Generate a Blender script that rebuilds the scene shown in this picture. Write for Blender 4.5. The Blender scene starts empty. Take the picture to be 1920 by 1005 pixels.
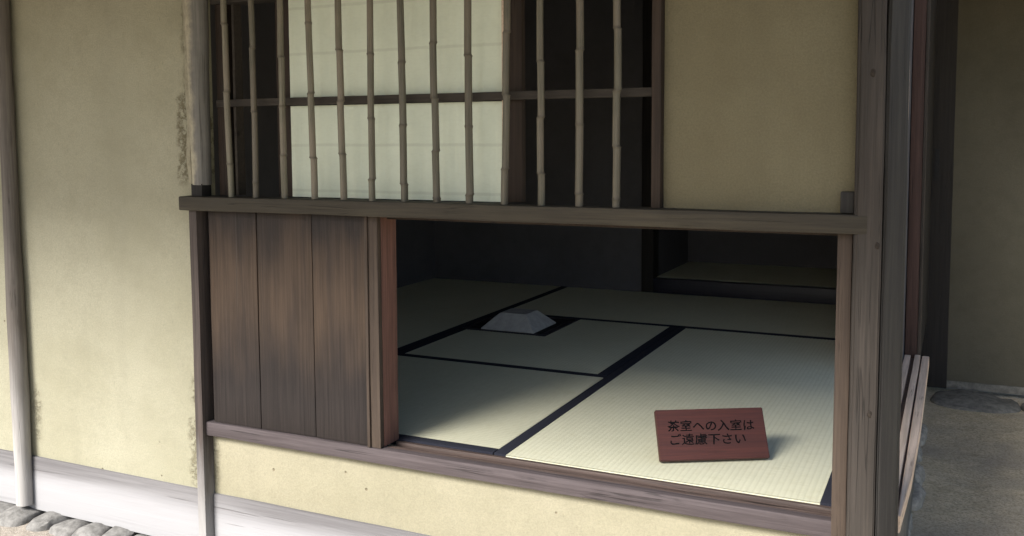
import bpy, bmesh, math, random
from mathutils import Vector, Matrix, noise
random.seed(7)
S = bpy.context.scene
COL = S.collection

# ------------------------------------------------------------------ camera
CAM = Vector((0.0, -2.224, 0.88))
pitch, yaw, roll = 0.0777412, 0.4391993, -0.0047805
F = Vector((-math.sin(yaw)*math.cos(pitch), math.cos(yaw)*math.cos(pitch), -math.sin(pitch)))
R0 = Vector((math.cos(yaw), math.sin(yaw), 0)); U0 = R0.cross(F)
Rr = math.cos(roll)*R0 + math.sin(roll)*U0; Uu = -math.sin(roll)*R0 + math.cos(roll)*U0
cd = bpy.data.cameras.new('camera'); cam = bpy.data.objects.new('camera', cd); COL.objects.link(cam)
m = Matrix((( Rr.x, Uu.x, -F.x, CAM.x), (Rr.y, Uu.y, -F.y, CAM.y), (Rr.z, Uu.z, -F.z, CAM.z), (0, 0, 0, 1)))
cam.matrix_world = m
cd.sensor_fit = 'HORIZONTAL'; cd.sensor_width = 36.0
cd.lens = 36.0*1771.8/1920; cd.shift_y = -(502.5-399.5)/1920
cd.clip_start = 0.05; cd.clip_end = 2000
S.camera = cam

# ------------------------------------------------------------------ light
SUN_AZ = math.radians(20)      # left of the facade's outward normal
SUN_EL = math.radians(40)
w = bpy.data.worlds.new('World'); S.world = w; w.use_nodes = True
nt = w.node_tree; nt.nodes.clear()
sky = nt.nodes.new('ShaderNodeTexSky'); sky.sky_type = 'NISHITA'; sky.sun_disc = False
sky.sun_elevation = SUN_EL; sky.sun_rotation = math.pi + SUN_AZ
sky.air_density = 1.0; sky.dust_density = 2.0; sky.ozone_density = 1.0
bg = nt.nodes.new('ShaderNodeBackground'); bg.inputs[1].default_value = 0.06
wo = nt.nodes.new('ShaderNodeOutputWorld')
nt.links.new(sky.outputs[0], bg.inputs[0]); nt.links.new(bg.outputs[0], wo.inputs[0])
sd = bpy.data.lights.new('sun', 'SUN'); sd.energy = 2.75; sd.angle = math.radians(27); sd.color = (1.0, 0.98, 0.95)
sun = bpy.data.objects.new('sun', sd); COL.objects.link(sun)
to_sun = Vector((-math.sin(SUN_AZ)*math.cos(SUN_EL), -math.cos(SUN_AZ)*math.cos(SUN_EL), math.sin(SUN_EL)))
sun.rotation_euler = to_sun.to_track_quat('Z', 'Y').to_euler()
sun.location = to_sun*20
vs = S.view_settings; vs.view_transform = 'Standard'; vs.look = 'None'; vs.gamma = 1; vs.use_curve_mapping = False
vs.exposure = 2.2
S.render.engine = 'CYCLES'
S.cycles.use_denoising = True
S.cycles.max_bounces = 10; S.cycles.diffuse_bounces = 7; S.cycles.caustics_reflective = False; S.cycles.caustics_refractive = False
S.cycles.sample_clamp_indirect = 6

# ------------------------------------------------------------------ materials
def new_mat(name):
    mt = bpy.data.materials.new(name); mt.use_nodes = True
    n = mt.node_tree; n.nodes.clear()
    out = n.nodes.new('ShaderNodeOutputMaterial'); b = n.nodes.new('ShaderNodeBsdfPrincipled')
    n.links.new(b.outputs[0], out.inputs[0])
    return mt, n, b
def N(n, t, **kw):
    x = n.nodes.new('ShaderNode'+t)
    for k, v in kw.items(): setattr(x, k, v)
    return x
def L(n, a, b): n.links.new(a, b)
def mixc(n, fac, a, b, mode='MIX'):
    x = N(n, 'Mix', data_type='RGBA', blend_type=mode)
    for i, v in ((0, fac), (6, a), (7, b)):
        if hasattr(v, 'links'): L(n, v, x.inputs[i])
        elif isinstance(v, (tuple, list)): x.inputs[i].default_value = (*v[:3], 1)
        else: x.inputs[i].default_value = v
    return x.outputs[2]
def mth(n, op, a, b=None, c=None, clamp=False):
    x = N(n, 'Math', operation=op); x.use_clamp = clamp
    for i, v in enumerate((a, b, c)):
        if v is None: continue
        if hasattr(v, 'links'): L(n, v, x.inputs[i])
        else: x.inputs[i].default_value = v
    return x.outputs[0]
def ramp(n, fac, lo, hi, a=0.0, b=1.0):
    x = N(n, 'MapRange', interpolation_type='SMOOTHSTEP')
    L(n, fac, x.inputs[0])
    x.inputs[1].default_value = lo; x.inputs[2].default_value = hi
    x.inputs[3].default_value = a; x.inputs[4].default_value = b
    return x.outputs[0]
def pos(n, rnd=True, world=False):
    if world:
        g = N(n, 'NewGeometry'); return g.outputs['Position']
    t = N(n, 'TexCoord')
    if not rnd: return t.outputs['Object']
    oi = N(n, 'ObjectInfo'); v = N(n, 'VectorMath', operation='SCALE'); L(n, oi.outputs['Random'], v.inputs['Scale'])
    v.inputs[0].default_value = (13.1, 7.7, 5.3)
    a = N(n, 'VectorMath', operation='ADD'); L(n, t.outputs['Object'], a.inputs[0]); L(n, v.outputs[0], a.inputs[1])
    return a.outputs[0]
def mapped(n, v, sc):
    mp = N(n, 'Mapping'); L(n, v, mp.inputs[0]); mp.inputs['Scale'].default_value = sc
    return mp.outputs[0]
def nz(n, v, scale, detail=4, rough=.55, dist=0):
    x = N(n, 'TexNoise'); L(n, v, x.inputs['Vector']); x.inputs['Scale'].default_value = scale
    x.inputs['Detail'].default_value = detail; x.inputs['Roughness'].default_value = rough; x.inputs['Distortion'].default_value = dist
    return x.outputs['Fac']
def bump(n, b, h, dist, strength=1.0):
    x = N(n, 'Bump'); L(n, h, x.inputs['Height']); x.inputs['Distance'].default_value = dist; x.inputs['Strength'].default_value = strength
    L(n, x.outputs[0], b.inputs['Normal'])
def sep(n, v):
    x = N(n, 'SeparateXYZ'); L(n, v, x.inputs[0]); return x.outputs

def wood(name, base, dark, axis='z', rough=.75, grain=1.0, mott=.5, dist=.0012, spec=.3):
    mt, n, b = new_mat(name)
    v = pos(n)
    lo, hi = 3.2*grain, 110*grain
    sc = {'x': (lo, hi, hi), 'y': (hi, lo, hi), 'z': (hi, hi, lo)}[axis]
    g = nz(n, mapped(n, v, sc), 1.0, 5, .65)
    sc2 = {'x': (1.2, 18, 18), 'y': (18, 1.2, 18), 'z': (18, 18, 1.2)}[axis]
    g2 = nz(n, mapped(n, v, sc2), 1.0, 3, .5, .6)
    big = nz(n, v, 4.5, 4, .6)
    c = mixc(n, ramp(n, g, .3, .72), dark, base)
    c = mixc(n, ramp(n, g2, .45, .75, 0, .45), c, tuple(x*.6 for x in dark))
    c = mixc(n, ramp(n, big, .35, .7, 0, mott), c, tuple(x*.62 for x in base))
    cr = nz(n, mapped(n, v, {'x': (1.1, 45, 45), 'y': (45, 1.1, 45), 'z': (45, 45, 1.1)}[axis]), 1.0, 2, .5)
    crk = mth(n, 'MULTIPLY', ramp(n, mth(n, 'ABSOLUTE', mth(n, 'SUBTRACT', cr, .5)), .004, .014, 1, 0), ramp(n, big, .45, .6))
    c = mixc(n, mth(n, 'MULTIPLY', crk, .55), c, tuple(x*.22 for x in dark))
    kn = N(n, 'TexVoronoi'); L(n, mapped(n, v, {'x': (3, 16, 16), 'y': (16, 3, 16), 'z': (16, 16, 3)}[axis]), kn.inputs['Vector']); kn.inputs['Scale'].default_value = .55
    c = mixc(n, ramp(n, kn.outputs['Distance'], .05, .12, .8, 0), c, tuple(x*.25 for x in dark))
    L(n, c, b.inputs['Base Color']); b.inputs['Roughness'].default_value = rough
    b.inputs['Specular IOR Level'].default_value = spec
    h = mth(n, 'SUBTRACT', mth(n, 'ADD', g, mth(n, 'MULTIPLY', g2, .7)), mth(n, 'MULTIPLY', crk, .8))
    bump(n, b, h, dist)
    return mt

def glow_tinted(mt, z0, z1, col):  # sun glow painted into the wood as a paler tone towards the ground
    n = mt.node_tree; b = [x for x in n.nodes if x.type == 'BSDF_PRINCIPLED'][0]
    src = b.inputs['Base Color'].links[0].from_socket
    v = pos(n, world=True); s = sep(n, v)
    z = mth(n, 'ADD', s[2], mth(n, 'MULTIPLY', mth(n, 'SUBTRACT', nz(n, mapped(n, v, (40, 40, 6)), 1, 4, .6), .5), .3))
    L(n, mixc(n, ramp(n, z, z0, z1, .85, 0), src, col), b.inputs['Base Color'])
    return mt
def plaster(name, base, shade, edges=(), specks=True):
    """earthen wall plaster: mottled, straw-flecked, flaked along the given posts (x, z ranges, width)."""
    mt, n, b = new_mat(name)
    v = pos(n, world=True); s = sep(n, v)
    big = nz(n, v, 1.7, 5, .6); mid = nz(n, v, 14, 5, .65); fine = nz(n, v, 210, 4, .8)
    c = mixc(n, ramp(n, big, .35, .68), base, shade)
    c = mixc(n, ramp(n, mid, .42, .72, 0, .22), c, tuple(x*.72 for x in shade))
    c = mixc(n, ramp(n, fine, .3, .7, 0, .5), c, tuple(x*.6 for x in base))
    drip = nz(n, mapped(n, v, (9, 9, .7)), 1.0, 4, .55)
    c = mixc(n, ramp(n, drip, .5, .75, 0, .16), c, tuple(x*.6 for x in base))
    hgt = mth(n, 'ADD', mth(n, 'MULTIPLY', fine, .6), mth(n, 'MULTIPLY', mid, 1.4))
    if specks:
        vo = N(n, 'TexVoronoi'); L(n, v, vo.inputs['Vector']); vo.inputs['Scale'].default_value = 15
        pick = sep(n, vo.outputs['Color'])[0]
        dot = mth(n, 'MULTIPLY', ramp(n, vo.outputs['Distance'], .04, .085, 1, 0), ramp(n, pick, .86, .88))
        c = mixc(n, mth(n, 'MULTIPLY', dot, .7), c, (.12, .095, .06))
        hgt = mth(n, 'SUBTRACT', hgt, mth(n, 'MULTIPLY', dot, 1.5))
        sx = N(n, 'TexVoronoi'); L(n, mapped(n, v, (1, 1, .35)), sx.inputs['Vector']); sx.inputs['Scale'].default_value = 60
        pk = sep(n, sx.outputs['Color'])[1]
        fl = mth(n, 'MULTIPLY', ramp(n, sx.outputs['Distance'], .1, .2, 1, 0), ramp(n, pk, .8, .82))
        c = mixc(n, mth(n, 'MULTIPLY', fl, .22), c, tuple(x*.5 for x in base))
    for (ex, z0, z1, wd, fac) in edges:
        d = mth(n, 'ABSOLUTE', mth(n, 'SUBTRACT', s[0], ex))
        wob = nz(n, v, 22, 5, .7)
        lim = mth(n, 'MULTIPLY', ramp(n, nz(n, mapped(n, v, (.01, .01, 1)), 9, 3, .6), .25, .62), wd)
        near = ramp(n, mth(n, 'SUBTRACT', mth(n, 'ADD', d, mth(n, 'MULTIPLY', mth(n, 'SUBTRACT', wob, .5), .045)), lim), -.012, .012, 1, 0)
        zz = mth(n, 'MULTIPLY', ramp(n, s[2], z0, z0+.06), ramp(n, s[2], z1-.06, z1, 1, 0))
        msk = mth(n, 'MULTIPLY', near, zz)
        patch = ramp(n, nz(n, v, 55, 5, .75), .42, .6, .05, 1)
        c = mixc(n, mth(n, 'MULTIPLY', mth(n, 'MULTIPLY', msk, patch), fac), c, (.12, .1, .06))
        hgt = mth(n, 'SUBTRACT', hgt, mth(n, 'MULTIPLY', mth(n, 'MULTIPLY', msk, patch), 1.2))
    L(n, c, b.inputs['Base Color']); b.inputs['Roughness'].default_value = .95; b.inputs['Specular IOR Level'].default_value = .1
    bump(n, b, hgt, .0016)
    return mt

M = {}
M['plaster'] = plaster('earth_plaster', (0.343, 0.326, 0.240), (0.292, 0.276, 0.194),
                       edges=((-2.175, .72, 1.08, .05, .85), (-2.175, 1.0, 1.5, .02, .6), (-2.142, -.26, .16, .07, .6), (-2.142, .1, .62, .03, .6), (-2.92, -.2, .05, .02, .5)))
M['plaster_low'] = plaster('low_wall_plaster', (0.297, 0.272, 0.193), (0.263, 0.242, 0.166), edges=((-2.105, -.24, -.04, .02, .4),))
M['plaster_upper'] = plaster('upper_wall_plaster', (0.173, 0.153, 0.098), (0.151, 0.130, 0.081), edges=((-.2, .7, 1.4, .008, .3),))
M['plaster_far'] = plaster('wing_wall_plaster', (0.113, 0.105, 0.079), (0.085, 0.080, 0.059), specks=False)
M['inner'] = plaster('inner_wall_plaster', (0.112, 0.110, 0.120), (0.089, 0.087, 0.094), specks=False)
M['beam'] = wood('weathered_beam', (0.054, 0.045, 0.030), (0.027, 0.022, 0.016), 'x', mott=.6)
M['sill'] = wood('weathered_sill', (0.088, 0.071, 0.072), (0.049, 0.038, 0.038), 'x', mott=.45)
M['track'] = wood('worn_track_wood', (0.096, 0.066, 0.054), (0.044, 0.030, 0.025), 'x', rough=.6, mott=.35, spec=.4)
M['post'] = wood('weathered_post', (0.057, 0.046, 0.038), (0.026, 0.022, 0.018), 'z', mott=.5)
M['thinpost'] = wood('thin_post_wood', (0.071, 0.054, 0.047), (0.038, 0.030, 0.025), 'z', mott=.45)
glow_tinted(M['thinpost'], -.42, .0, (.3, .29, .28))  # foot of the thin post carries painted glow
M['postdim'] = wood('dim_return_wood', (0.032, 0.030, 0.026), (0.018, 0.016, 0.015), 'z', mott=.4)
M['postdark'] = wood('dark_post_wood', (0.019, 0.016, 0.014), (0.009, 0.008, 0.007), 'z', mott=.5)
M['jamb'] = wood('reddish_jamb_wood', (0.195, 0.097, 0.073), (0.105, 0.051, 0.039), 'z', mott=.5)
M['jambgrey'] = wood('greyish_jamb_wood', (0.070, 0.050, 0.036), (0.038, 0.026, 0.019), 'z', mott=.5)
M['redjamb'] = wood('dark_red_jamb_wood', (.075, .043, .035), (.04, .022, .018), 'z', mott=.5)
M['frame'] = wood('window_frame_wood', (0.037, 0.024, 0.016), (0.019, 0.012, 0.008), 'z', mott=.4)
M['rail'] = wood('grey_rail_wood', (0.047, 0.039, 0.030), (0.028, 0.022, 0.018), 'x', mott=.4)
M['rails_light'] = wood('pale_sill_wood', (0.74, 0.58, 0.45), (0.52, 0.4, 0.3), 'y', mott=.35)
M['log'] = wood('peeled_log', (0.146, 0.128, 0.109), (0.084, 0.071, 0.061), 'z', mott=.45)
glow_tinted(M['log'], -.3, .3, (.34, .325, .31))  # lower log painted paler for its bright sunlit look
M['logup'] = wood('grey_upper_log', (0.170, 0.162, 0.152), (0.089, 0.085, 0.083), 'z', mott=.5)
def smeared(mt, col, col2):
    n = mt.node_tree; b = [x for x in n.nodes if x.type == 'BSDF_PRINCIPLED'][0]
    src = b.inputs['Base Color'].links[0].from_socket
    v = pos(n, rnd=False); s = sep(n, v)
    q = mth(n, 'ADD', s[0], mth(n, 'MULTIPLY', mth(n, 'SUBTRACT', nz(n, v, 16, 5, .65), .5), .05))
    c = mixc(n, ramp(n, nz(n, v, 30, 4, .7), .35, .65), col, col2)
    L(n, mixc(n, ramp(n, q, -.012, .012, .95, .12), src, c), b.inputs['Base Color'])
    return mt
smeared(M['logup'], (.36, .325, .235), (.25, .225, .165))
M['rafter'] = wood('rafter_wood', (.16, .125, .09), (.09, .07, .05), 'y')
M['board'] = wood('ceiling_wood', (0.252, 0.216, 0.168), (0.180, 0.150, 0.114), 'x')
M['lacquer'] = wood('dark_lacquer', (0.014, 0.014, 0.026), (0.008, 0.008, 0.016), 'x', rough=.45, mott=.2, dist=.0002)

def base_board_mat():
    mt, n, b = new_mat('silvered_base_board')
    v = pos(n, world=True); s = sep(n, v)
    g = nz(n, mapped(n, v, (1.6, 40, 60)), 1, 5, .65); g2 = nz(n, mapped(n, v, (1.0, 8, 14)), 1, 4, .6, .8)
    c = mixc(n, ramp(n, g, .3, .7), (.1, .094, .095), (.155, .148, .148))
    # splash bleaching and sun glow painted in towards the ground, plain grey above
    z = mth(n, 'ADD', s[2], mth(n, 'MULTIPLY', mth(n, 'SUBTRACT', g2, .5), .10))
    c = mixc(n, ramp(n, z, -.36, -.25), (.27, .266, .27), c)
    c = mixc(n, ramp(n, g2, .55, .72, 0, .35), c, (.11, .103, .105))
    ck = nz(n, mapped(n, v, (2.2, 20, 110)), 1, 2, .4)
    c = mixc(n, ramp(n, ck, .7, .76, 0, .45), c, (.1, .09, .09))
    L(n, c, b.inputs['Base Color']); b.inputs['Roughness'].default_value = .85; b.inputs['Specular IOR Level'].default_value = .2
    bump(n, b, mth(n, 'SUBTRACT', g, mth(n, 'MULTIPLY', ramp(n, ck, .7, .76), 1)), .0012)
    return mt
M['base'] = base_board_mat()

def plank_mat():
    mt, n, b = new_mat('aged_cedar_plank')
    v = pos(n); s = sep(n, pos(n, world=True))
    g = nz(n, mapped(n, v, (130, 130, 2.4)), 1, 6, .75)
    g2 = nz(n, mapped(n, v, (30, 30, .8)), 1, 4, .6, 1.6)
    c = mixc(n, ramp(n, g, .34, .66), (.0085, .0059, .005), (.0185, .0135, .0115))
    wv = mth(n, 'ADD', s[2], mth(n, 'MULTIPLY', mth(n, 'SUBTRACT', nz(n, mapped(n, v, (9, 9, 3.5)), 1, 3, .5), .5), .42))
    band = mth(n, 'MULTIPLY', ramp(n, wv, .12, .42), ramp(n, wv, .44, .7, 1, 0))
    c = mixc(n, mth(n, 'MULTIPLY', band, .6), c, mixc(n, ramp(n, g, .28, .72), (.05, .032, .019), (.092, .059, .037)))
    c = mixc(n, ramp(n, g2, .5, .68, 0, .45), c, (.017, .0125, .0105))
    oi = N(n, 'ObjectInfo')
    hs = N(n, 'HueSaturation'); L(n, c, hs.inputs['Color']); L(n, ramp(n, oi.outputs['Random'], 0, 1, .82, 1.18), hs.inputs['Value'])
    st = nz(n, mapped(n, v, (60, 60, .9)), 1, 1, .4)
    c = mixc(n, ramp(n, st, .78, .84, 0, .3), hs.outputs[0], (.16, .135, .115))
    L(n, c, b.inputs['Base Color']); b.inputs['Roughness'].default_value = .72; b.inputs['Specular IOR Level'].default_value = .3
    bump(n, b, mth(n, 'ADD', g, g2), .0012)
    return mt
M['plank'] = plank_mat()

def bamboo_mat():
    mt, n, b = new_mat('dried_bamboo')
    v = pos(n)
    g = nz(n, mapped(n, v, (140, 140, 3)), 1, 4, .6); big = nz(n, mapped(n, v, (10, 10, 5)), 1, 3, .6)
    c = mixc(n, ramp(n, g, .3, .7), (.075, .067, .045), (.145, .132, .095))
    c = mixc(n, ramp(n, big, .4, .65, 0, .7), c, (.15, .122, .09))
    oi = N(n, 'ObjectInfo')
    hs = N(n, 'HueSaturation'); L(n, c, hs.inputs['Color']); L(n, ramp(n, oi.outputs['Random'], 0, 1, .75, 1.2), hs.inputs['Value'])
    at = N(n, 'Attribute'); at.attribute_name = 'node'
    c = mixc(n, mth(n, 'MULTIPLY', at.outputs['Fac'], .65), hs.outputs[0], (.07, .058, .042))
    sp = nz(n, v, 190, 3, .7)
    c = mixc(n, ramp(n, sp, .6, .68, 0, .5), c, (.06, .055, .045))
    L(n, c, b.inputs['Base Color']); b.inputs['Roughness'].default_value = .55; b.inputs['Specular IOR Level'].default_value = .35
    bump(n, b, g, .0006)
    return mt
M['bamboo'] = bamboo_mat()

def paper_mat():
    mt, n, b = new_mat('shoji_paper')
    v = pos(n, world=True); s = sep(n, v)
    f1 = nz(n, v, 9, 5, .6); f2 = nz(n, mapped(n, v, (60, 60, 160)), 1, 3, .6)
    c = mixc(n, ramp(n, f1, .35, .7), (.74, .79, .65), (.68, .73, .6))
    c = mixc(n, ramp(n, f2, .4, .75, 0, .12), c, (.5, .53, .42))
    # overlapped sheet joints every 134 mm
    t = mth(n, 'FRACT', mth(n, 'DIVIDE', mth(n, 'ADD', s[2], mth(n, 'MULTIPLY', f1, .006)), .134))
    jn = mth(n, 'MULTIPLY', ramp(n, t, .44, .47), ramp(n, t, .5, .53, 1, 0))
    c = mixc(n, mth(n, 'MULTIPLY', jn, .3), c, (.45, .47, .38))
    L(n, c, b.inputs['Base Color']); b.inputs['Roughness'].default_value = .9; b.inputs['Specular IOR Level'].default_value = .1
    tr = N(n, 'BsdfTranslucent'); L(n, c, tr.inputs[0])
    mx = N(n, 'MixShader'); mx.inputs[0].default_value = .16
    out = [x for x in n.nodes if x.type == 'OUTPUT_MATERIAL'][0]
    L(n, b.outputs[0], mx.inputs[1]); L(n, tr.outputs[0], mx.inputs[2]); L(n, mx.outputs[0], out.inputs[0])
    bump(n, b, f1, .003)
    return mt
M['paper'] = paper_mat()

def rush_mat(axis):
    mt, n, b = new_mat('tatami_rush_'+axis)
    v = pos(n)
    a, c_ = (1, 0) if axis == 'y' else (0, 1)
    sc = (900, 60, 1) if axis == 'x' else (60, 900, 1)
    # rush strands cross the mat, ribs run along it
    st = nz(n, mapped(n, v, (700, 14, 1) if axis == 'x' else (14, 700, 1)), 1, 3, .6)
    big = nz(n, v, 3.2, 4, .6); mid = nz(n, v, 36, 4, .7)
    c = mixc(n, ramp(n, st, .3, .7), (.52, .505, .365), (.61, .595, .45))
    c = mixc(n, ramp(n, big, .35, .7, 0, .35), c, (.48, .475, .345))
    c = mixc(n, ramp(n, mid, .5, .75, 0, .3), c, (.44, .41, .25))
    oi = N(n, 'ObjectInfo')
    hs = N(n, 'HueSaturation'); L(n, c, hs.inputs['Color']); L(n, ramp(n, oi.outputs['Random'], 0, 1, .93, 1.05), hs.inputs['Value'])
    at = N(n, 'Attribute'); at.attribute_name = 'groove'
    c = mixc(n, mth(n, 'MULTIPLY', at.outputs['Fac'], .22), hs.outputs[0], (.3, .28, .17))
    L(n, c, b.inputs['Base Color']); b.inputs['Roughness'].default_value = .7; b.inputs['Specular IOR Level'].default_value = .25
    bump(n, b, st, .0008)
    return mt
M['rush_x'] = rush_mat('x'); M['rush_y'] = rush_mat('y')

def simple(name, c1, c2, scale=60, rough=.85, dist=.0006, spec=.2):
    mt, n, b = new_mat(name); v = pos(n)
    g = nz(n, v, scale, 4, .65)
    L(n, mixc(n, ramp(n, g, .3, .7), c1, c2), b.inputs['Base Color'])
    b.inputs['Roughness'].default_value = rough; b.inputs['Specular IOR Level'].default_value = spec
    bump(n, b, g, dist)
    return mt
M['knot'] = simple('dark_knot', (.018, .014, .011), (.035, .027, .021), 120, .8)
M['heri'] = simple('dark_blue_cloth', (.012, .013, .02), (.02, .021, .03), 500, .95)
M['hearthpit'] = simple('black_hearth_board', (.012, .012, .013), (.022, .022, .023), 80, .8)
M['coverpaper'] = simple('grey_paper_cover', (0.312, 0.306, 0.300), (0.400, 0.388, 0.381), 30, .9, .0015)
M['stone'] = simple('foundation_stone', (0.1, 0.096, 0.09), (0.185, 0.178, 0.168), 38, .9, .004)
M['stonedark'] = simple('dark_wall_stone', (0.1, 0.097, 0.085), (0.19, 0.18, 0.155), 30, .9, .004)
M['stonepale'] = simple('pale_edge_stone', (.2, .185, .155), (.32, .295, .25), 45, .95, .005)
M['ink'] = simple('black_ink', (.004, .0035, .004), (.008, .007, .0075), 200, .95, .0002, .03)
M['shingle'] = simple('bark_shingle', (.09, .075, .06), (.16, .13, .1), 40, .95, .01)
M['mortar'] = simple('plaster_lip', (0.3, 0.275, 0.2), (0.21, 0.19, 0.135), 50, .95, .003)
M['signwood'] = wood('stained_sign_wood', (0.060, 0.015, 0.009), (0.034, 0.008, 0.005), 'x', rough=.5, grain=1.6, mott=.3, dist=.0005, spec=.4)

def ground_mat():
    mt, n, b = new_mat('packed_earth')
    v = pos(n, world=True); s = sep(n, v)
    big = nz(n, v, 1.3, 5, .6); mid = nz(n, v, 13, 8, .78); fine = nz(n, v, 95, 5, .8)
    c = mixc(n, ramp(n, mid, .35, .68), (.41, .365, .315), (.3, .265, .225))
    c = mixc(n, ramp(n, fine, .35, .7, 0, .5), c, (.19, .165, .13))
    right_lift = mth(n, 'MULTIPLY', ramp(n, big, .38, .62, .25, .9), ramp(n, s[0], -.6, .1))  # right-hand ground toned paler and warmer to make up for weak light
    c = mixc(n, right_lift, c, mixc(n, ramp(n, mid, .38, .62), (.56, .46, .29), (.8, .68, .47)))
    c = mixc(n, mth(n, 'MULTIPLY', ramp(n, fine, .46, .62, 0, .8), ramp(n, s[0], -.6, .1)), c, (.28, .245, .17))
    L(n, c, b.inputs['Base Color']); b.inputs['Roughness'].default_value = .95; b.inputs['Specular IOR Level'].default_value = .1
    bump(n, b, mth(n, 'ADD', mid, mth(n, 'MULTIPLY', fine, .5)), .018)
    return mt
M['ground'] = ground_mat()

# ------------------------------------------------------------------ builders
def link(name, me, mat, parent=None, loc=None):
    o = bpy.data.objects.new(name, me); COL.objects.link(o)
    if mat is not None and not me.materials: me.materials.append(M[mat] if isinstance(mat, str) else mat)
    if parent is not None:
        o.parent = parent
        o.location = Vector(loc or (0, 0, 0)) - Vector(parent['_w']) if loc is not None else (0, 0, 0)
        o['_w'] = list(loc) if loc is not None else list(parent['_w'])
    elif loc is not None:
        o.location = loc; o['_w'] = list(loc)
    return o
def thing(name, label, cat, loc, group=None):
    o = bpy.data.objects.new(name, None); COL.objects.link(o); o.location = loc; o['_w'] = list(loc)
    o.empty_display_size = .05
    o['label'] = label; o['category'] = cat
    if group: o['group'] = group
    return o
def tag(o, label, cat=None, group=None):
    o['label'] = label
    if cat: o['category'] = cat
    if group: o['group'] = group
    return o
def finish(bm, name, mat, parent, loc, smooth=False, angle=35):
    me = bpy.data.meshes.new(name)
    bmesh.ops.recalc_face_normals(bm, faces=bm.faces)
    for v in bm.verts: v.co -= Vector(loc)
    bm.to_mesh(me); bm.free()
    if smooth:
        for p in me.polygons: p.use_smooth = True
        me.set_sharp_from_angle(angle=math.radians(angle))
    return link(name, me, mat, parent, loc)
def wob(p, amp, sc=3.0, seed=0):
    return Vector([noise.noise(Vector((p.x*sc+seed+k*17, p.y*sc+3.1, p.z*sc+k*5))) for k in range(3)])*amp
def bar(name, x0, x1, y0, y1, z0, z1, mat, parent=None, bev=.003, cut=.08, amp=.0012, seed=None):
    """a timber: bevelled box, cut along its length and slightly uneven."""
    seed = random.random()*50 if seed is None else seed
    bm = bmesh.new()
    bmesh.ops.create_cube(bm, size=1)
    for v in bm.verts:
        v.co = Vector(((x0+x1)/2+v.co.x*(x1-x0), (y0+y1)/2+v.co.y*(y1-y0), (z0+z1)/2+v.co.z*(z1-z0)))
    if bev: bmesh.ops.bevel(bm, geom=list(bm.edges), offset=bev, segments=2, affect='EDGES', profile=.6)
    d = (x1-x0, y1-y0, z1-z0); ax = max(range(3), key=lambda i: d[i]); lo = (x0, y0, z0)[ax]
    k = min(int(d[ax]/cut), 60)
    for i in range(1, k):
        no = [0, 0, 0]; no[ax] = 1; co = [0, 0, 0]; co[ax] = lo + d[ax]*i/k
        bmesh.ops.bisect_plane(bm, geom=bm.verts[:]+bm.edges[:]+bm.faces[:], plane_co=co, plane_no=no)
    if amp:
        for v in bm.verts: v.co += wob(v.co, amp, 4.0, seed) + wob(v.co, amp*.4, 22.0, seed)
    loc = ((x0+x1)/2, (y0+y1)/2, z0)
    return finish(bm, name, mat, parent, loc, True, 40)
def prism(name, prof, z0, z1, mat, parent, cut=.09, amp=.0015, bev=.004):
    """upright timber from a plan outline."""
    bm = bmesh.new(); seed = random.random()*50
    vs_ = [bm.verts.new((x, y, z0)) for x, y in prof]
    f = bm.faces.new(vs_)
    r = bmesh.ops.extrude_face_region(bm, geom=[f])
    for v in r['geom']:
        if isinstance(v, bmesh.types.BMVert): v.co.z = z1
    bmesh.ops.bevel(bm, geom=list(bm.edges), offset=bev, segments=2, affect='EDGES')
    k = int((z1-z0)/cut)
    for i in range(1, k):
        bmesh.ops.bisect_plane(bm, geom=bm.verts[:]+bm.edges[:]+bm.faces[:], plane_co=(0, 0, z0+(z1-z0)*i/k), plane_no=(0, 0, 1))
    for v in bm.verts: v.co += wob(v.co, amp, 3.5, seed) + wob(v.co, amp*.4, 20, seed)
    cx = sum(p[0] for p in prof)/len(prof); cy = sum(p[1] for p in prof)/len(prof)
    return finish(bm, name, mat, parent, (cx, cy, z0), True, 35)
def tube(name, pts, rads, mat, parent, seg=14, node=None, amp=0.0, seed=0):
    bm = bmesh.new(); lay = bm.verts.layers.float.new('node')
    rings = []
    for i, (p, r) in enumerate(zip(pts, rads)):
        ring = []
        for k in range(seg):
            a = 2*math.pi*k/seg
            q = Vector((p[0]+r*math.cos(a), p[1]+r*math.sin(a), p[2]))
            if amp: q += wob(q, amp, 9, seed)
            v = bm.verts.new(q); v[lay] = node[i] if node else 0; ring.append(v)
        rings.append(ring)
    for a, b in zip(rings, rings[1:]):
        for k in range(seg): bm.faces.new((a[k], a[(k+1) % seg], b[(k+1) % seg], b[k]))
    bm.faces.new(rings[0]); bm.faces.new(rings[-1])
    return finish(bm, name, mat, parent, pts[0], True, 60)
def sheet_wall(name, x0, x1, y0, y1, z0, z1, mat, parent, axis='y', holes=None, step=.05, amp=.0022):
    """plaster panel: a slab with a gridded, slightly uneven outer face."""
    return bar(name, x0, x1, y0, y1, z0, z1, mat, parent, bev=.002, cut=.1, amp=amp)
def stone(name, c, d, mat, seed, parent=None):
    bm = bmesh.new(); bmesh.ops.create_icosphere(bm, subdivisions=3, radius=1)
    for v in bm.verts:
        p = v.co.copy(); q = Vector([math.copysign(abs(t)**.62, t) for t in p]); q = q.normalized()*(.55+.45*q.length) if q.length else q
        q = Vector((q.x*d[0]/2, q.y*d[1]/2, q.z*d[2]/2))
        q += wob(q+Vector((seed*3.3, seed, 0)), min(d)*.22, 14, seed) + wob(q, min(d)*.07, 50, seed)
        v.co = q + Vector(c)
    return finish(bm, name, mat, parent, (c[0], c[1], c[2]-d[2]/2), True, 50)

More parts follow.
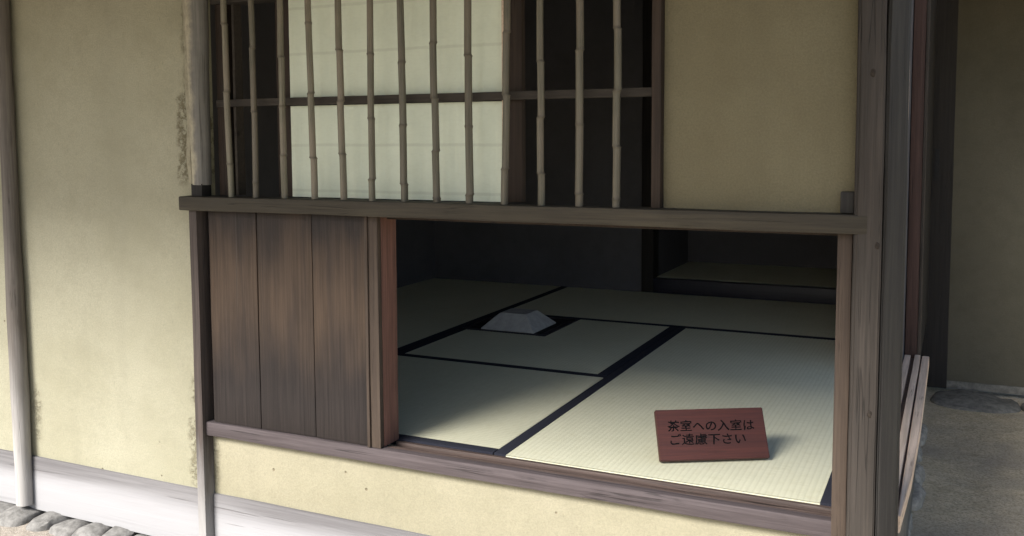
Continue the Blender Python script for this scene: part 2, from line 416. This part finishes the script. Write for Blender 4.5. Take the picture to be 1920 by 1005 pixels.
# ------------------------------------------------------------------ ground
GZ = -.455
bm = bmesh.new()
xs = [-400, -60, -14, -8] + [-6+.12*i for i in range(84)] + [6, 12, 60, 400]
ys = [-400, -60, -14, -6, -3.5] + [-2.4+.12*i for i in range(60)] + [7, 12, 60, 400]
grid = [[bm.verts.new((x, y, GZ + (.012*noise.noise(Vector((x*2.1, y*2.1, 0))) + .005*noise.noise(Vector((x*8, y*8, 3))) if abs(x) < 7 and -3 < y < 6 else 0))) for y in ys] for x in xs]
for i in range(len(xs)-1):
    for j in range(len(ys)-1): bm.faces.new((grid[i][j], grid[i+1][j], grid[i+1][j+1], grid[i][j+1]))
g = finish(bm, 'ground', 'ground', None, (0, 0, 0), True, 80)
g['kind'] = 'structure'; g['label'] = 'packed sandy earth, toned paler beyond the corner post for missing light'

# ------------------------------------------------------------------ tea house
H = thing('tea_house', 'tea house front of ochre earth plaster and weathered timber with a low square opening', 'building', (-1.2, 0, GZ))
def P(o, label): o['label'] = label; return o
TOP = 1.95
# plaster panels
P(sheet_wall('plaster_wall', -6.0, -2.132, .03, .095, -.24, TOP, 'plaster', H), 'broad yellow plaster wall between log post and window')
P(sheet_wall('plaster_wall', -2.112, -.19, .03, .095, -.24, -.036, 'plaster_low', H), 'pale plaster strip below the sill')
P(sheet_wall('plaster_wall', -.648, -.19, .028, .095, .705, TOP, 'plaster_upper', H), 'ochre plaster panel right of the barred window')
sheet_wall('plaster_wall', -2.13, -.648, .03, .095, 1.46, TOP, 'plaster', H)
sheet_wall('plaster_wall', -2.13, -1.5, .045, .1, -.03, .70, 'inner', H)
# base boards
P(bar('base_board', -6.0, -2.145, .02, .09, -.428, -.235, 'base', H, bev=.004), 'grey base board left of the thin post, sun glow painted into its foot')
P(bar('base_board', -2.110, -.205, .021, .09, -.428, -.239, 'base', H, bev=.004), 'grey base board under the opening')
# timbers
P(bar('thin_post', -2.1425, -2.1115, -.014, .06, -.44, .668, 'thinpost', H, bev=.004), 'thin square post left of the plank door')
zs = [i*.1-.405 for i in range(24)]
P(tube('log_post', [(-2.966-.0022*math.sin(z*3.1)-.004*max(0, z-.3), .0, z) for z in zs],
       [.0285+.0014*math.sin(z*5+1)-.003*max(0, z-.2) for z in zs], 'log', H, 20, amp=.004, seed=4), 'peeled log post')
zu = [.747+i*.06 for i in range(20)]
P(tube('upper_log_post', [(-2.112+.003*math.sin(z*2.2), .012, z) for z in zu], [.032+.002*math.sin(z*6) for z in zu], 'logup', H, 18, amp=.004, seed=9), 'grey rounded post beside the window')
bar('tenon_block', -2.132, -2.088, -.012, .03, .7095, .749, 'postdark', H)
bar('tenon_block', -.232, -.203, -.002, .026, .7115, .76, 'postdim', H)
# plaster lip left over the upper log
bm = bmesh.new()
pl = []
for i in range(40):
    z = .75+i*.03
    wv = .010*noise.noise(Vector((z*9, 1, 2)))+.004*noise.noise(Vector((z*31, 5, 2)))
    pl.append([bm.verts.new(c) for c in ((-2.178+wv, .031, z), (-2.165+wv*.6, .012+wv*.3, z), (-2.147+.3*wv, -.004, z), (-2.134+.5*wv, -.006, z), (-2.125, .02, z))])
for a, b in zip(pl, pl[1:]):
    for k in range(4): bm.faces.new((a[k], a[k+1], b[k+1], b[k]))
    bm.faces.new((a[4], a[0], b[0], b[4]))
bm.faces.new(pl[0]); bm.faces.new(pl[-1][::-1])
P(finish(bm, 'plaster_edge', 'mortar', H, (-2.15, .03, .75), True, 60), 'crumbling plaster edge along the upper post')
P(bar('lintel_beam', -2.165, -.171, -.032, .05, .668, .7105, 'beam', H, bev=.004, amp=.0016), 'long weathered lintel beam under the window')
P(bar('sill_beam', -2.1195, -.203, 0, .0295, -.044, 0, 'sill', H, bev=.0045, amp=.0012), 'grey sill board in front of the opening')
# grooved track of the low opening: three ridges and two grooves
for (a, b, zt) in ((.0298, .0372, -.001), (.0405, .0515, -.002), (.0815, .0905, -.001), (.0945, .103, -.004)):
    bar('track_ridge', -1.4625, -.2375, a, b, -.02, zt, 'track', H, bev=.0015, amp=.0003)
bar('track_bed', -1.4625, -.2375, .0297, .1035, -.045, -.018, 'track', H, bev=0, amp=0)
P(bar('door_jamb', -1.4955, -1.464, .003, .022, 0.001, .668, 'jambgrey', H), 'brown jamb left of the opening')
P(bar('jamb_lining', -1.4955, -1.463, .0225, .1, 0.001, .668, 'jamb', H), 'reddish brown lining of the left jamb')
bar('jamb_bead', -1.506, -1.4965, -.002, .03, .001, .668, 'jambgrey', H, bev=.002, amp=.0004)
P(bar('door_jamb', -.237, -.2045, -.002, .1, -.44, .668, 'jambgrey', H), 'brown jamb right of the opening')
bar('head_track', -1.5, -.2, .052, .1, .655, .7, 'frame', H)
P(prism('corner_post', [(-.2015, .09), (-.2015, -.026), (-.196, -.031), (-.149, -.031), (-.1425, -.027), (-.1425, .09)], -.44, TOP, 'post', H, amp=.0022), 'weathered corner post')
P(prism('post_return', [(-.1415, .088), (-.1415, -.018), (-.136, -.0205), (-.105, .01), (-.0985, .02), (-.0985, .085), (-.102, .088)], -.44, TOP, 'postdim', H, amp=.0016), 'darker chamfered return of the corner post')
bar('post_batten', -.108, -.1005, .091, .104, -.02, TOP, 'rails_light', H, bev=.001, amp=.0004)
for kx, kz, kr in ((-.158, .27, .007), (-.151, .645, .006), (-.168, 1.02, .008), (-.176, -.2, .006)):
    bm = bmesh.new(); bmesh.ops.create_icosphere(bm, subdivisions=2, radius=1)
    for v in bm.verts: v.co = Vector((kx+v.co.x*kr*.8+.001*math.sin(v.co.z*5), -.0305+v.co.y*.0022, kz+v.co.z*kr*1.4))
    finish(bm, 'knot', 'knot', H, (kx, -.03, kz), True, 80)
# window in the facade
W = bpy.data.objects.new('window', None); COL.objects.link(W); W.parent = H
W['_w'] = [-1.37, 0, .71]; W.location = Vector((-1.37, 0, .71))-Vector(H['_w'])
W['label'] = 'wide bamboo-barred lattice window above the lintel'
bar('window_stile', -.672, -.6485, .004, .09, .711, 1.5, 'frame', W)
bar('window_stile', -2.07, -2.035, .045, .09, .711, 1.5, 'frame', W)
bar('window_stile', -2.014, -2.004, .055, .09, .711, 1.5, 'rail', W, bev=.002)
bar('window_head', -2.075, -.6485, .03, .09, 1.295, 1.33, 'rail', W)
bar('window_head', -2.075, -.6485, .035, .053, 1.33, 1.465, 'inner', W, bev=0)
bar('cross_rail', -2.065, -.673, .036, .052, .984, 1.006, 'rail', W, bev=.002)
bars = [(-1.987, -1.995, [1.228, 1.027, .81]), (-1.891, -1.894, [1.153, .965, .756]), (-1.784, -1.786, [1.122, .979, .837]),
        (-1.680, -1.686, [1.214, 1.015, .83]), (-1.578, -1.581, [1.133, .99, .841]), (-1.477, -1.478, [1.118, .94, .771]),
        (-1.376, -1.379, [1.091, .92, .759]), (-1.273, -1.276, [1.139, .992, .85, .722]), (-1.170, -1.172, [1.101, .915, .734]),
        (-1.066, -1.060, [1.156, .996, .804]), (-.966, -.963, [1.077, .936, .793]), (-.860, -.859, [1.101, .916, .743]),
        (-.760, -.762, [1.15, .998, .861, .731])]
for i, (xb, xt, nodes) in enumerate(bars):
    zz = set([.7105, 1.31]); z = .7105
    nodes = nodes + [max(nodes)+.2]
    while z < 1.31: zz.add(round(z, 4)); z += .03
    for q in nodes:
        for d in (-.008, -.004, -.0015, .0015, .004, .008): zz.add(q+d)
    zz = sorted(t for t in zz if .7105 <= t <= 1.31)
    r0 = random.uniform(.0088, .0102); ph = random.random()*6; pts = []; rads = []; nd = []
    for t in zz:
        u = (t-.7105)/.58
        j = sum(1 for q in nodes if q < t)
        kink = .0016*math.sin(j*2.4+ph)
        pts.append((xb+(xt-xb)*u+kink+.0016*math.sin(t*7+ph), .004+.001*math.cos(t*6+ph), t))
        dq = min(nodes, key=lambda q: abs(q-t))-t
        e = math.exp(-(dq/.0032)**2); rads.append(r0*(1.03-.05*u) + .0017*e); nd.append(1.0 if abs(dq) < .0021 else (.3 if abs(dq) < .0045 else 0))
    tube('bamboo_bar', pts, rads, 'bamboo', W, 12, nd)

# room shell
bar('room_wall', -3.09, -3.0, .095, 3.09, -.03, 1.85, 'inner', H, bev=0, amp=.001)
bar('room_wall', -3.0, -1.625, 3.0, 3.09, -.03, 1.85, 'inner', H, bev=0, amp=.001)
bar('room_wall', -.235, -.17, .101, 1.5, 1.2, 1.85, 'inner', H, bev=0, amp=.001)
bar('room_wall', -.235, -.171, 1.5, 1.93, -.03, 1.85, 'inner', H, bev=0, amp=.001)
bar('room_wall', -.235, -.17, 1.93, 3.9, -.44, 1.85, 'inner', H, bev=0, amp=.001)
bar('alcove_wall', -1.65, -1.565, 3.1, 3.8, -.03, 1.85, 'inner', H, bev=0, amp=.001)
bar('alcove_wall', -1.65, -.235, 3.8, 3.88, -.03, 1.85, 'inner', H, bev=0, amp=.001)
P(bar('alcove_post', -1.625, -1.556, 2.985, 3.1, -.03, 1.85, 'postdark', H), 'dark alcove post')
bar('alcove_lintel', -1.556, -.235, 2.99, 3.06, 1.3, 1.85, 'inner', H, bev=0)
P(bar('alcove_step', -1.556, -.236, 2.992, 3.06, -.02, .08, 'lacquer', H), 'dark lacquered front of the alcove step')
bar('subfloor', -3.0, -.235, .104, 3.8, -.09, -.052, 'board', H, bev=0, amp=0)
bar('ceiling', -3.0, -.235, .095, 3.8, 1.85, 1.88, 'board', H, bev=0, amp=0)
# side opening: pale worn sill with two grooves, rear jamb
prism('side_sill_rail', [(-.1015, .105), (-.0945, .105), (-.082, .42), (-.0755, .9), (-.0755, 1.9), (-.1015, 1.9)], -.045, -.003, 'rails_light', H, cut=.5, amp=.001, bev=.002)
for (a, b, zt) in ((-.168, -.1445, -.004), (-.1295, -.108, .0)):
    bar('side_sill_rail', a, b, .105, 1.9, -.045, zt, 'rails_light', H, bev=.003)
bar('side_sill_bed', -.169, -.0985, .105, 1.9, -.05, -.016, 'track', H, bev=0)
bar('side_foundation_board', -.166, -.108, .105, 1.9, -.44, -.051, 'stonedark', H, bev=.003)
P(bar('rear_jamb', -.168, -.122, 1.902, 1.99, -.045, TOP, 'redjamb', H), 'reddish rear jamb of the side opening')
bar('jamb_bead', -.1215, -.11, 1.9, 1.98, -.045, TOP, 'post', H, bev=.002)
bar('rear_wall_board', -.168, -.112, 2.0, 3.1, -.045, TOP, 'postdark', H)
# eaves: deep overhang with rafters, shading the upper wall
EA = math.radians(15)
def sloped(name, x0, x1, t0, t1, d0, d1, mat, parent):
    """box in roof coordinates: t along the slope outwards from the wall (t=0 at y=.1, z=TOP), d above the slope"""
    bm = bmesh.new(); bmesh.ops.create_cube(bm, size=1)
    for v in bm.verts:
        x = (x0+x1)/2+v.co.x*(x1-x0); t = (t0+t1)/2+v.co.y*(t1-t0); d = (d0+d1)/2+v.co.z*(d1-d0)
        v.co = Vector((x, .1-t*math.cos(EA)+d*math.sin(EA)*-1, TOP-t*math.sin(EA)+d*math.cos(EA)))
    return finish(bm, name, mat, parent, ((x0+x1)/2, .1, TOP))
roof = sloped('roof', -6.4, .02, -4.4, 1.72, .055, .16, 'shingle', H)
for i in range(17):
    sloped('rafter', -6.2+i*.38, -6.155+i*.38, -.1, 1.69, .0, .054, 'rafter', H)

# ------------------------------------------------------------------ side wing beyond the corner
G = thing('side_wing', 'shaded dark plaster wall of the wing beyond the corner post', 'wall', (1.5, 3.2, GZ))
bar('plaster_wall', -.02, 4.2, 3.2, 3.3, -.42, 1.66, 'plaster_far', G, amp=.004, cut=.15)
P(bar('wing_post', -.146, -.012, 3.13, 3.28, -.43, 1.66, 'postdark', G), 'dark post with a slotted mortise')
bar('mortise_slot', -.1, -.077, 3.127, 3.135, .66, .82, 'hearthpit', G, bev=.001, amp=0)
bar('base_board', -.02, 4.2, 3.185, 3.199, -.44, -.40, 'stonedark', G)

bar('wing_roof', .01, 4.6, 2.0, 4.4, 1.66, 1.76, 'shingle', G, bev=.01, amp=.004)

# ------------------------------------------------------------------ foundation stones
sl = [(-3.12, .17, .1), (-2.985, .15, .13), (-2.85, .13, .09), (-2.735, .12, .1), (-2.625, .115, .09), (-2.52, .11, .1), (-2.41, .12, .09), (-2.29, .13, .1)]
names = ['leftmost grey foundation stone at the frame edge', 'grey foundation stone directly under the log post', 'first foundation stone right of the log post',
         'second foundation stone right of the log post', 'third foundation stone right of the log post', 'fourth foundation stone right of the log post',
         'fifth foundation stone right of the log post', 'last foundation stone before the thin post']
for i, (x, wd, dp) in enumerate(sl):
    o = stone('foundation_stone', (x, .012-random.uniform(0, .012), GZ-.012), (wd*1.02, dp+.06, .07+.01*(i % 3)), 'stone', i+1)
    tag(o, names[i], 'stone', 'stones under the left base board')
for i in range(7):
    y = .62+i*.28+random.uniform(-.03, .03)
    o = stone('side_stone', (-.118+.012*math.sin(i*2.3), y, GZ+.0), (.07+.012*math.sin(i*5), .24+.05*math.sin(i*3.1), .085), 'stonepale', 20+i)
    tag(o, 'rounded edge stone along the side wall, '+['nearest the corner post', 'second from the corner post', 'third from the corner post', 'fourth from the corner post', 'fifth from the corner post', 'sixth from the corner post', 'farthest from the corner post'][i], 'stone', 'stones along the side wall')
ws = [(.12, 3.0, .42), (.52, 3.0, .40), (.92, 2.99, .42), (1.33, 3.0, .42)]
for i, (x, y, wd) in enumerate(ws):
    o = stone('wall_stone', (x, y, GZ-.012), (wd, .36, .085), 'stonedark', 40+i)
    tag(o, ['flat pale-edged stone in front of the dark wing post', 'flat dark stone in the middle below the wing wall', 'flat dark stone below the wing wall near the frame edge', 'flat dark stone at the far right below the wing wall'][i], 'stone', 'stones below the wing wall')

# ------------------------------------------------------------------ tatami
def tatami(x0, x1, y0, y1, along, label, z=0.0, borders=(1, 1), pitch_=.0152, th=.05, hole=None, group='tatami mats of the tea room'):
    t = thing('tatami_mat', label, 'tatami', ((x0+x1)/2, (y0+y1)/2, z-th), group)
    HW = .036
    g_ = .0012
    x0 += g_; x1 -= g_; y0 += g_; y1 -= g_
    # rush cover: ribs along the length
    if along == 'y': a0, a1, b0, b1 = x0, x1, y0, y1
    else: a0, a1, b0, b1 = y0, y1, x0, x1
    n = int(round((a1-a0)/pitch_)); seg = 4
    prof = []
    for i in range(n*seg+1):
        u = i/seg; h = -.0006*(1-abs(math.sin(math.pi*u)))**1.5
        prof.append((a0+(a1-a0)*i/(n*seg), z-.0004+h, 1.0 if i % seg == 0 else 0.0))
    bm = bmesh.new(); lay = bm.verts.layers.float.new('groove')
    def V(a, b, zz, gr=0.0):
        v = bm.verts.new((a, b, zz) if along == 'y' else (b, a, zz)); v[lay] = gr; return v
    cuts = sorted(set([b0, b1] + ([hole[2], hole[3]] if hole and along == 'y' else []) + ([hole[0], hole[1]] if hole and along == 'x' else [])))
    for k in range(len(cuts)-1):
        mid = (cuts[k]+cuts[k+1])/2
        for s0, s1 in [(0, n*seg)]:
            r0 = [V(a, cuts[k], zz, gr) for a, zz, gr in prof]; r1 = [V(a, cuts[k+1], zz, gr) for a, zz, gr in prof]
            for i in range(n*seg):
                ac = (prof[i][0]+prof[i+1][0])/2
                if hole:
                    px, py = (ac, mid) if along == 'y' else (mid, ac)
                    if hole[0] < px < hole[1] and hole[2] < py < hole[3]: continue
                bm.faces.new((r0[i], r0[i+1], r1[i+1], r1[i]))
    finish(bm, 'rush_cover', 'rush_'+along, t, ((x0+x1)/2, (y0+y1)/2, z), True, 80)
    bm = bmesh.new()
    if hole:
        parts_ = [(x0, hole[0], y0, y1), (hole[1], x1, y0, y1), (hole[0], hole[1], y0, hole[2]), (hole[0], hole[1], hole[3], y1)]
    else: parts_ = [(x0, x1, y0, y1)]
    for (p0, p1, q0, q1) in parts_:
        if p1-p0 < .001 or q1-q0 < .001: continue
        r = bmesh.ops.create_cube(bm, size=1)
        for v in r['verts']: v.co = Vector(((p0+p1)/2+v.co.x*(p1-p0), (q0+q1)/2+v.co.y*(q1-q0), z-.0025-(th-.0025)/2+v.co.z*(th-.0025)))
    finish(bm, 'straw_core', 'rush_'+along, t, ((x0+x1)/2, (y0+y1)/2, z-th))
    for k in (0, 1):
        if not borders[k]: continue
        lo = a0 if k == 0 else a1-HW
        args = (lo, lo+HW, b0, b1) if along == 'y' else (b0, b1, lo, lo+HW)
        bb = [args]
        if hole and along == 'y' and lo < hole[1] and lo+HW > hole[0]:
            bb = [(lo, lo+HW, b0, hole[2]), (lo, lo+HW, hole[3], b1)]
        for q in bb:
            if q[1]-q[0] < .004 or q[3]-q[2] < .004: continue
            bar('cloth_border', q[0]-.0006, q[1]+.0006, q[2]-.0006, q[3]+.0006, z-.02, z+.0012, 'heri', t, bev=.001, amp=0)
    return t
HX0, HX1, HY0, HY1 = -2.072, -1.645, 1.618, 2.045
tatami(-1.155, -.237, .1045, 2.055, 'y', 'bright full tatami mat under the red wooden sign')
tatami(-3.0, -1.157, .1045, 1.068, 'x', 'tatami mat just inside the opening, left of the sign mat')
tatami(-2.08, -1.157, 1.07, 2.055, 'y', 'half tatami mat cut out around the sunken hearth', hole=(-2.08, HX1, HY0, HY1+.02), borders=(1, 1))
tatami(-2.08, -.237, 2.057, 2.985, 'x', 'dim tatami mat in front of the alcove step', borders=(1, 0))
tatami(-3.0, -2.082, 1.07, 2.985, 'y', 'darkest tatami mat along the far left wall', borders=(0, 1))
tatami(-1.556, -.24, 3.062, 3.798, 'x', 'raised tatami mat on the alcove step', z=.083, borders=(0, 0), th=.04, group=None)

# sunken hearth: dark frame and cover board, paper cover on top
hf = thing('hearth', 'dark wooden frame and black board of the sunken hearth', 'hearth', ((HX0+HX1)/2, (HY0+HY1)/2, -.05))
fw = .034
for (a, b, c, d) in ((HX0, HX1, HY0, HY0+fw), (HX0, HX1, HY1-fw, HY1), (HX0, HX0+fw, HY0+fw+.0005, HY1-fw-.0005), (HX1-fw, HX1, HY0+fw+.0005, HY1-fw-.0005)):
    bar('frame_bar', a, b, c, d, -.05, .002, 'lacquer', hf, bev=.003, amp=0)
bar('cover_board', HX0+fw, HX1-fw, HY0+fw, HY1-fw, -.03, .0004, 'hearthpit', hf, bev=0, amp=0)
bm = bmesh.new()
B, T_, hh = .134, .066, .074
cx, cy = -1.843, 1.770
lo_ = [bm.verts.new((cx+sx*B, cy+sy*B, .003)) for sx, sy in ((-1, -1), (1, -1), (1, 1), (-1, 1))]
l2 = [bm.verts.new((cx+sx*B, cy+sy*B, .007)) for sx, sy in ((-1, -1), (1, -1), (1, 1), (-1, 1))]
hi_ = [bm.verts.new((cx+sx*T_, cy+sy*T_, hh)) for sx, sy in ((-1, -1), (1, -1), (1, 1), (-1, 1))]
for k in range(4):
    bm.faces.new((lo_[k], lo_[(k+1) % 4], l2[(k+1) % 4], l2[k])); bm.faces.new((l2[k], l2[(k+1) % 4], hi_[(k+1) % 4], hi_[k]))
bm.faces.new(hi_); bm.faces.new(lo_[::-1])
bmesh.ops.bevel(bm, geom=list(bm.edges), offset=.0015, segments=2, affect='EDGES')
hc = finish(bm, 'hearth_cover', 'coverpaper', None, (cx, cy, .003), True, 30)
tag(hc, 'small grey paper cover shaped like a cut pyramid on the hearth', 'cover')

# ------------------------------------------------------------------ shoji screen in the window
SH = thing('shoji_screen', 'white paper sliding screen behind the bamboo bars', 'screen', (-1.45, .075, .711))
bar('stile', -1.856, -1.803, .066, .088, .712, 1.42, 'frame', SH, bev=.002)
bar('stile', -1.098, -1.045, .066, .088, .712, 1.42, 'frame', SH, bev=.002)
bar('stile_lit_edge', -1.1, -1.094, .057, .0655, .712, 1.42, 'rails_light', SH, bev=.001, amp=0)  # pale strip added as the lit edge of the stile
bar('top_rail', -1.803, -1.098, .054, .088, 1.4, 1.42, 'frame', SH, bev=.002)
bar('mid_rail', -1.803, -1.1005, .0545, .0655, .982, .999, 'postdark', SH, bev=.001, amp=0)
bm = bmesh.new()
nx, nzz = 110, 36
gv = [[bm.verts.new((-1.804+.707*i/nx, .0645+.0085*noise.noise(Vector((i*.168, j*.035, 1)))+.0035*noise.noise(Vector((i*.36, j*.05, 5)))+.0006*noise.noise(Vector((i*.08, j*.3, 7))), .712+.688*j/nzz)) for j in range(nzz+1)] for i in range(nx+1)]
for i in range(nx):
    for j in range(nzz): bm.faces.new((gv[i][j], gv[i+1][j], gv[i+1][j+1], gv[i][j+1]))
finish(bm, 'paper', 'paper', SH, (-1.45, .0685, .712), True, 80)
for k in range(5): bar('lattice_bar', -1.803, -1.098, .0765, .0875, .78+k*.134-.003, .78+k*.134+.003, 'frame', SH, bev=0, amp=0)
for k in range(3): bar('lattice_bar', -1.803+.176*(k+1)-.003, -1.803+.176*(k+1)+.003, .0766, .0865, .712, 1.4, 'frame', SH, bev=0, amp=0)

# ------------------------------------------------------------------ plank door slid aside
D = thing('plank_door', 'brown three-plank sliding door slid open left of the opening', 'door', (-1.8, .02, .001))
edges_ = [-2.086, -1.8985, -1.6945, -1.5085]
for i in range(3):
    P(bar('plank', edges_[i]+.0014, edges_[i+1]-.0014, .008+.0012*(i % 2), .022, .0015, .667, 'plank', D, bev=.0022, amp=.0012), ['browner left door plank', 'middle door plank', 'right door plank with a pale streak'][i])
bar('batten', -2.088, -1.509, .0225, .036, .08, .12, 'frame', D); bar('batten', -2.088, -1.509, .0225, .036, .54, .58, 'frame', D)

# ------------------------------------------------------------------ notice sign
A = Vector((-.700, .203, .0015)); Bq = Vector((-.436, .352, .0015))
ux = (Bq-A).normalized(); back = Vector((-ux.y, ux.x, 0)); wd = (Bq-A).length
lean = math.radians(30)
up = back*math.sin(lean) + Vector((0, 0, 1))*math.cos(lean); nrm = -back*math.cos(lean)+Vector((0, 0, 1))*math.sin(lean)
SG = thing('notice_sign', 'reddish wooden notice sign leaning on the tatami mat', 'sign', tuple(A+ux*wd/2))
mw = Matrix(((ux.x, up.x, nrm.x), (ux.y, up.y, nrm.y), (ux.z, up.z, nrm.z))).to_4x4()
hgt_, thk = .139, .02
bm = bmesh.new(); bmesh.ops.create_cube(bm, size=1)
for v in bm.verts: v.co = Vector(((v.co.x+.5)*wd, (v.co.y+.5)*hgt_, (v.co.z-.5)*thk))
bmesh.ops.bevel(bm, geom=list(bm.edges), offset=.0018, segments=2, affect='EDGES')
lift = thk*math.sin(lean)
me = bpy.data.meshes.new('board'); bm.to_mesh(me); bm.free()
ob = link('board', me, 'signwood', SG); ob.matrix_local = Matrix.Translation(A+Vector((0, 0, lift))-Vector(SG['_w'])) @ mw
bm = bmesh.new()
q = [A+ux*(wd*t)+back*b_+Vector((0, 0, z_)) for t in (.42, .58) for b_, z_ in ((.022, .0), (.085, .0), (.062, .085))]
q = [bm.verts.new(x) for x in q]
bm.faces.new(q[:3]); bm.faces.new(q[3:])
for a, b in ((0, 1), (1, 2), (2, 0)): bm.faces.new((q[a], q[b], q[b+3], q[a+3]))
finish(bm, 'back_rest', 'signwood', SG, tuple(SG['_w']))
def text_line(s, x, y, size, sx):
    cu = bpy.data.curves.new('t', 'FONT'); cu.body = s; cu.size = size; cu.offset = .0004; cu.resolution_u = 3; cu.extrude = .0003; cu.space_character = 1.0
    to = bpy.data.objects.new('t', cu); COL.objects.link(to)
    bpy.context.view_layer.update()
    me = bpy.data.meshes.new_from_object(to.evaluated_get(bpy.context.evaluated_depsgraph_get()))
    bpy.data.objects.remove(to)
    mxx = max(v.co.x for v in me.vertices); mnx = min(v.co.x for v in me.vertices)
    for v in me.vertices:
        u = (v.co.x-mnx)/(mxx-mnx)*sx
        v.co.x = u + .10*v.co.y + .0014*noise.noise(Vector((u*110, v.co.y*110, 1)))
        v.co.y += -.05*(v.co.x-.12)*.2+.0016*noise.noise(Vector((u*80, v.co.y*70, 9)))
    me.materials.clear(); me.materials.append(M['ink'])
    o = link('lettering', me, None, SG)
    o.matrix_local = Matrix.Translation(A+Vector((0, 0, lift))+ux*x+up*y+nrm*.0004-Vector(SG['_w'])) @ mw
    return o
text_line('茶室への入室は', .028, .080, .0325, .243)
text_line('ご遠慮下さい', .032, .043, .0325, .210)
for o in bpy.data.objects:
    if '_w' in o: del o['_w']
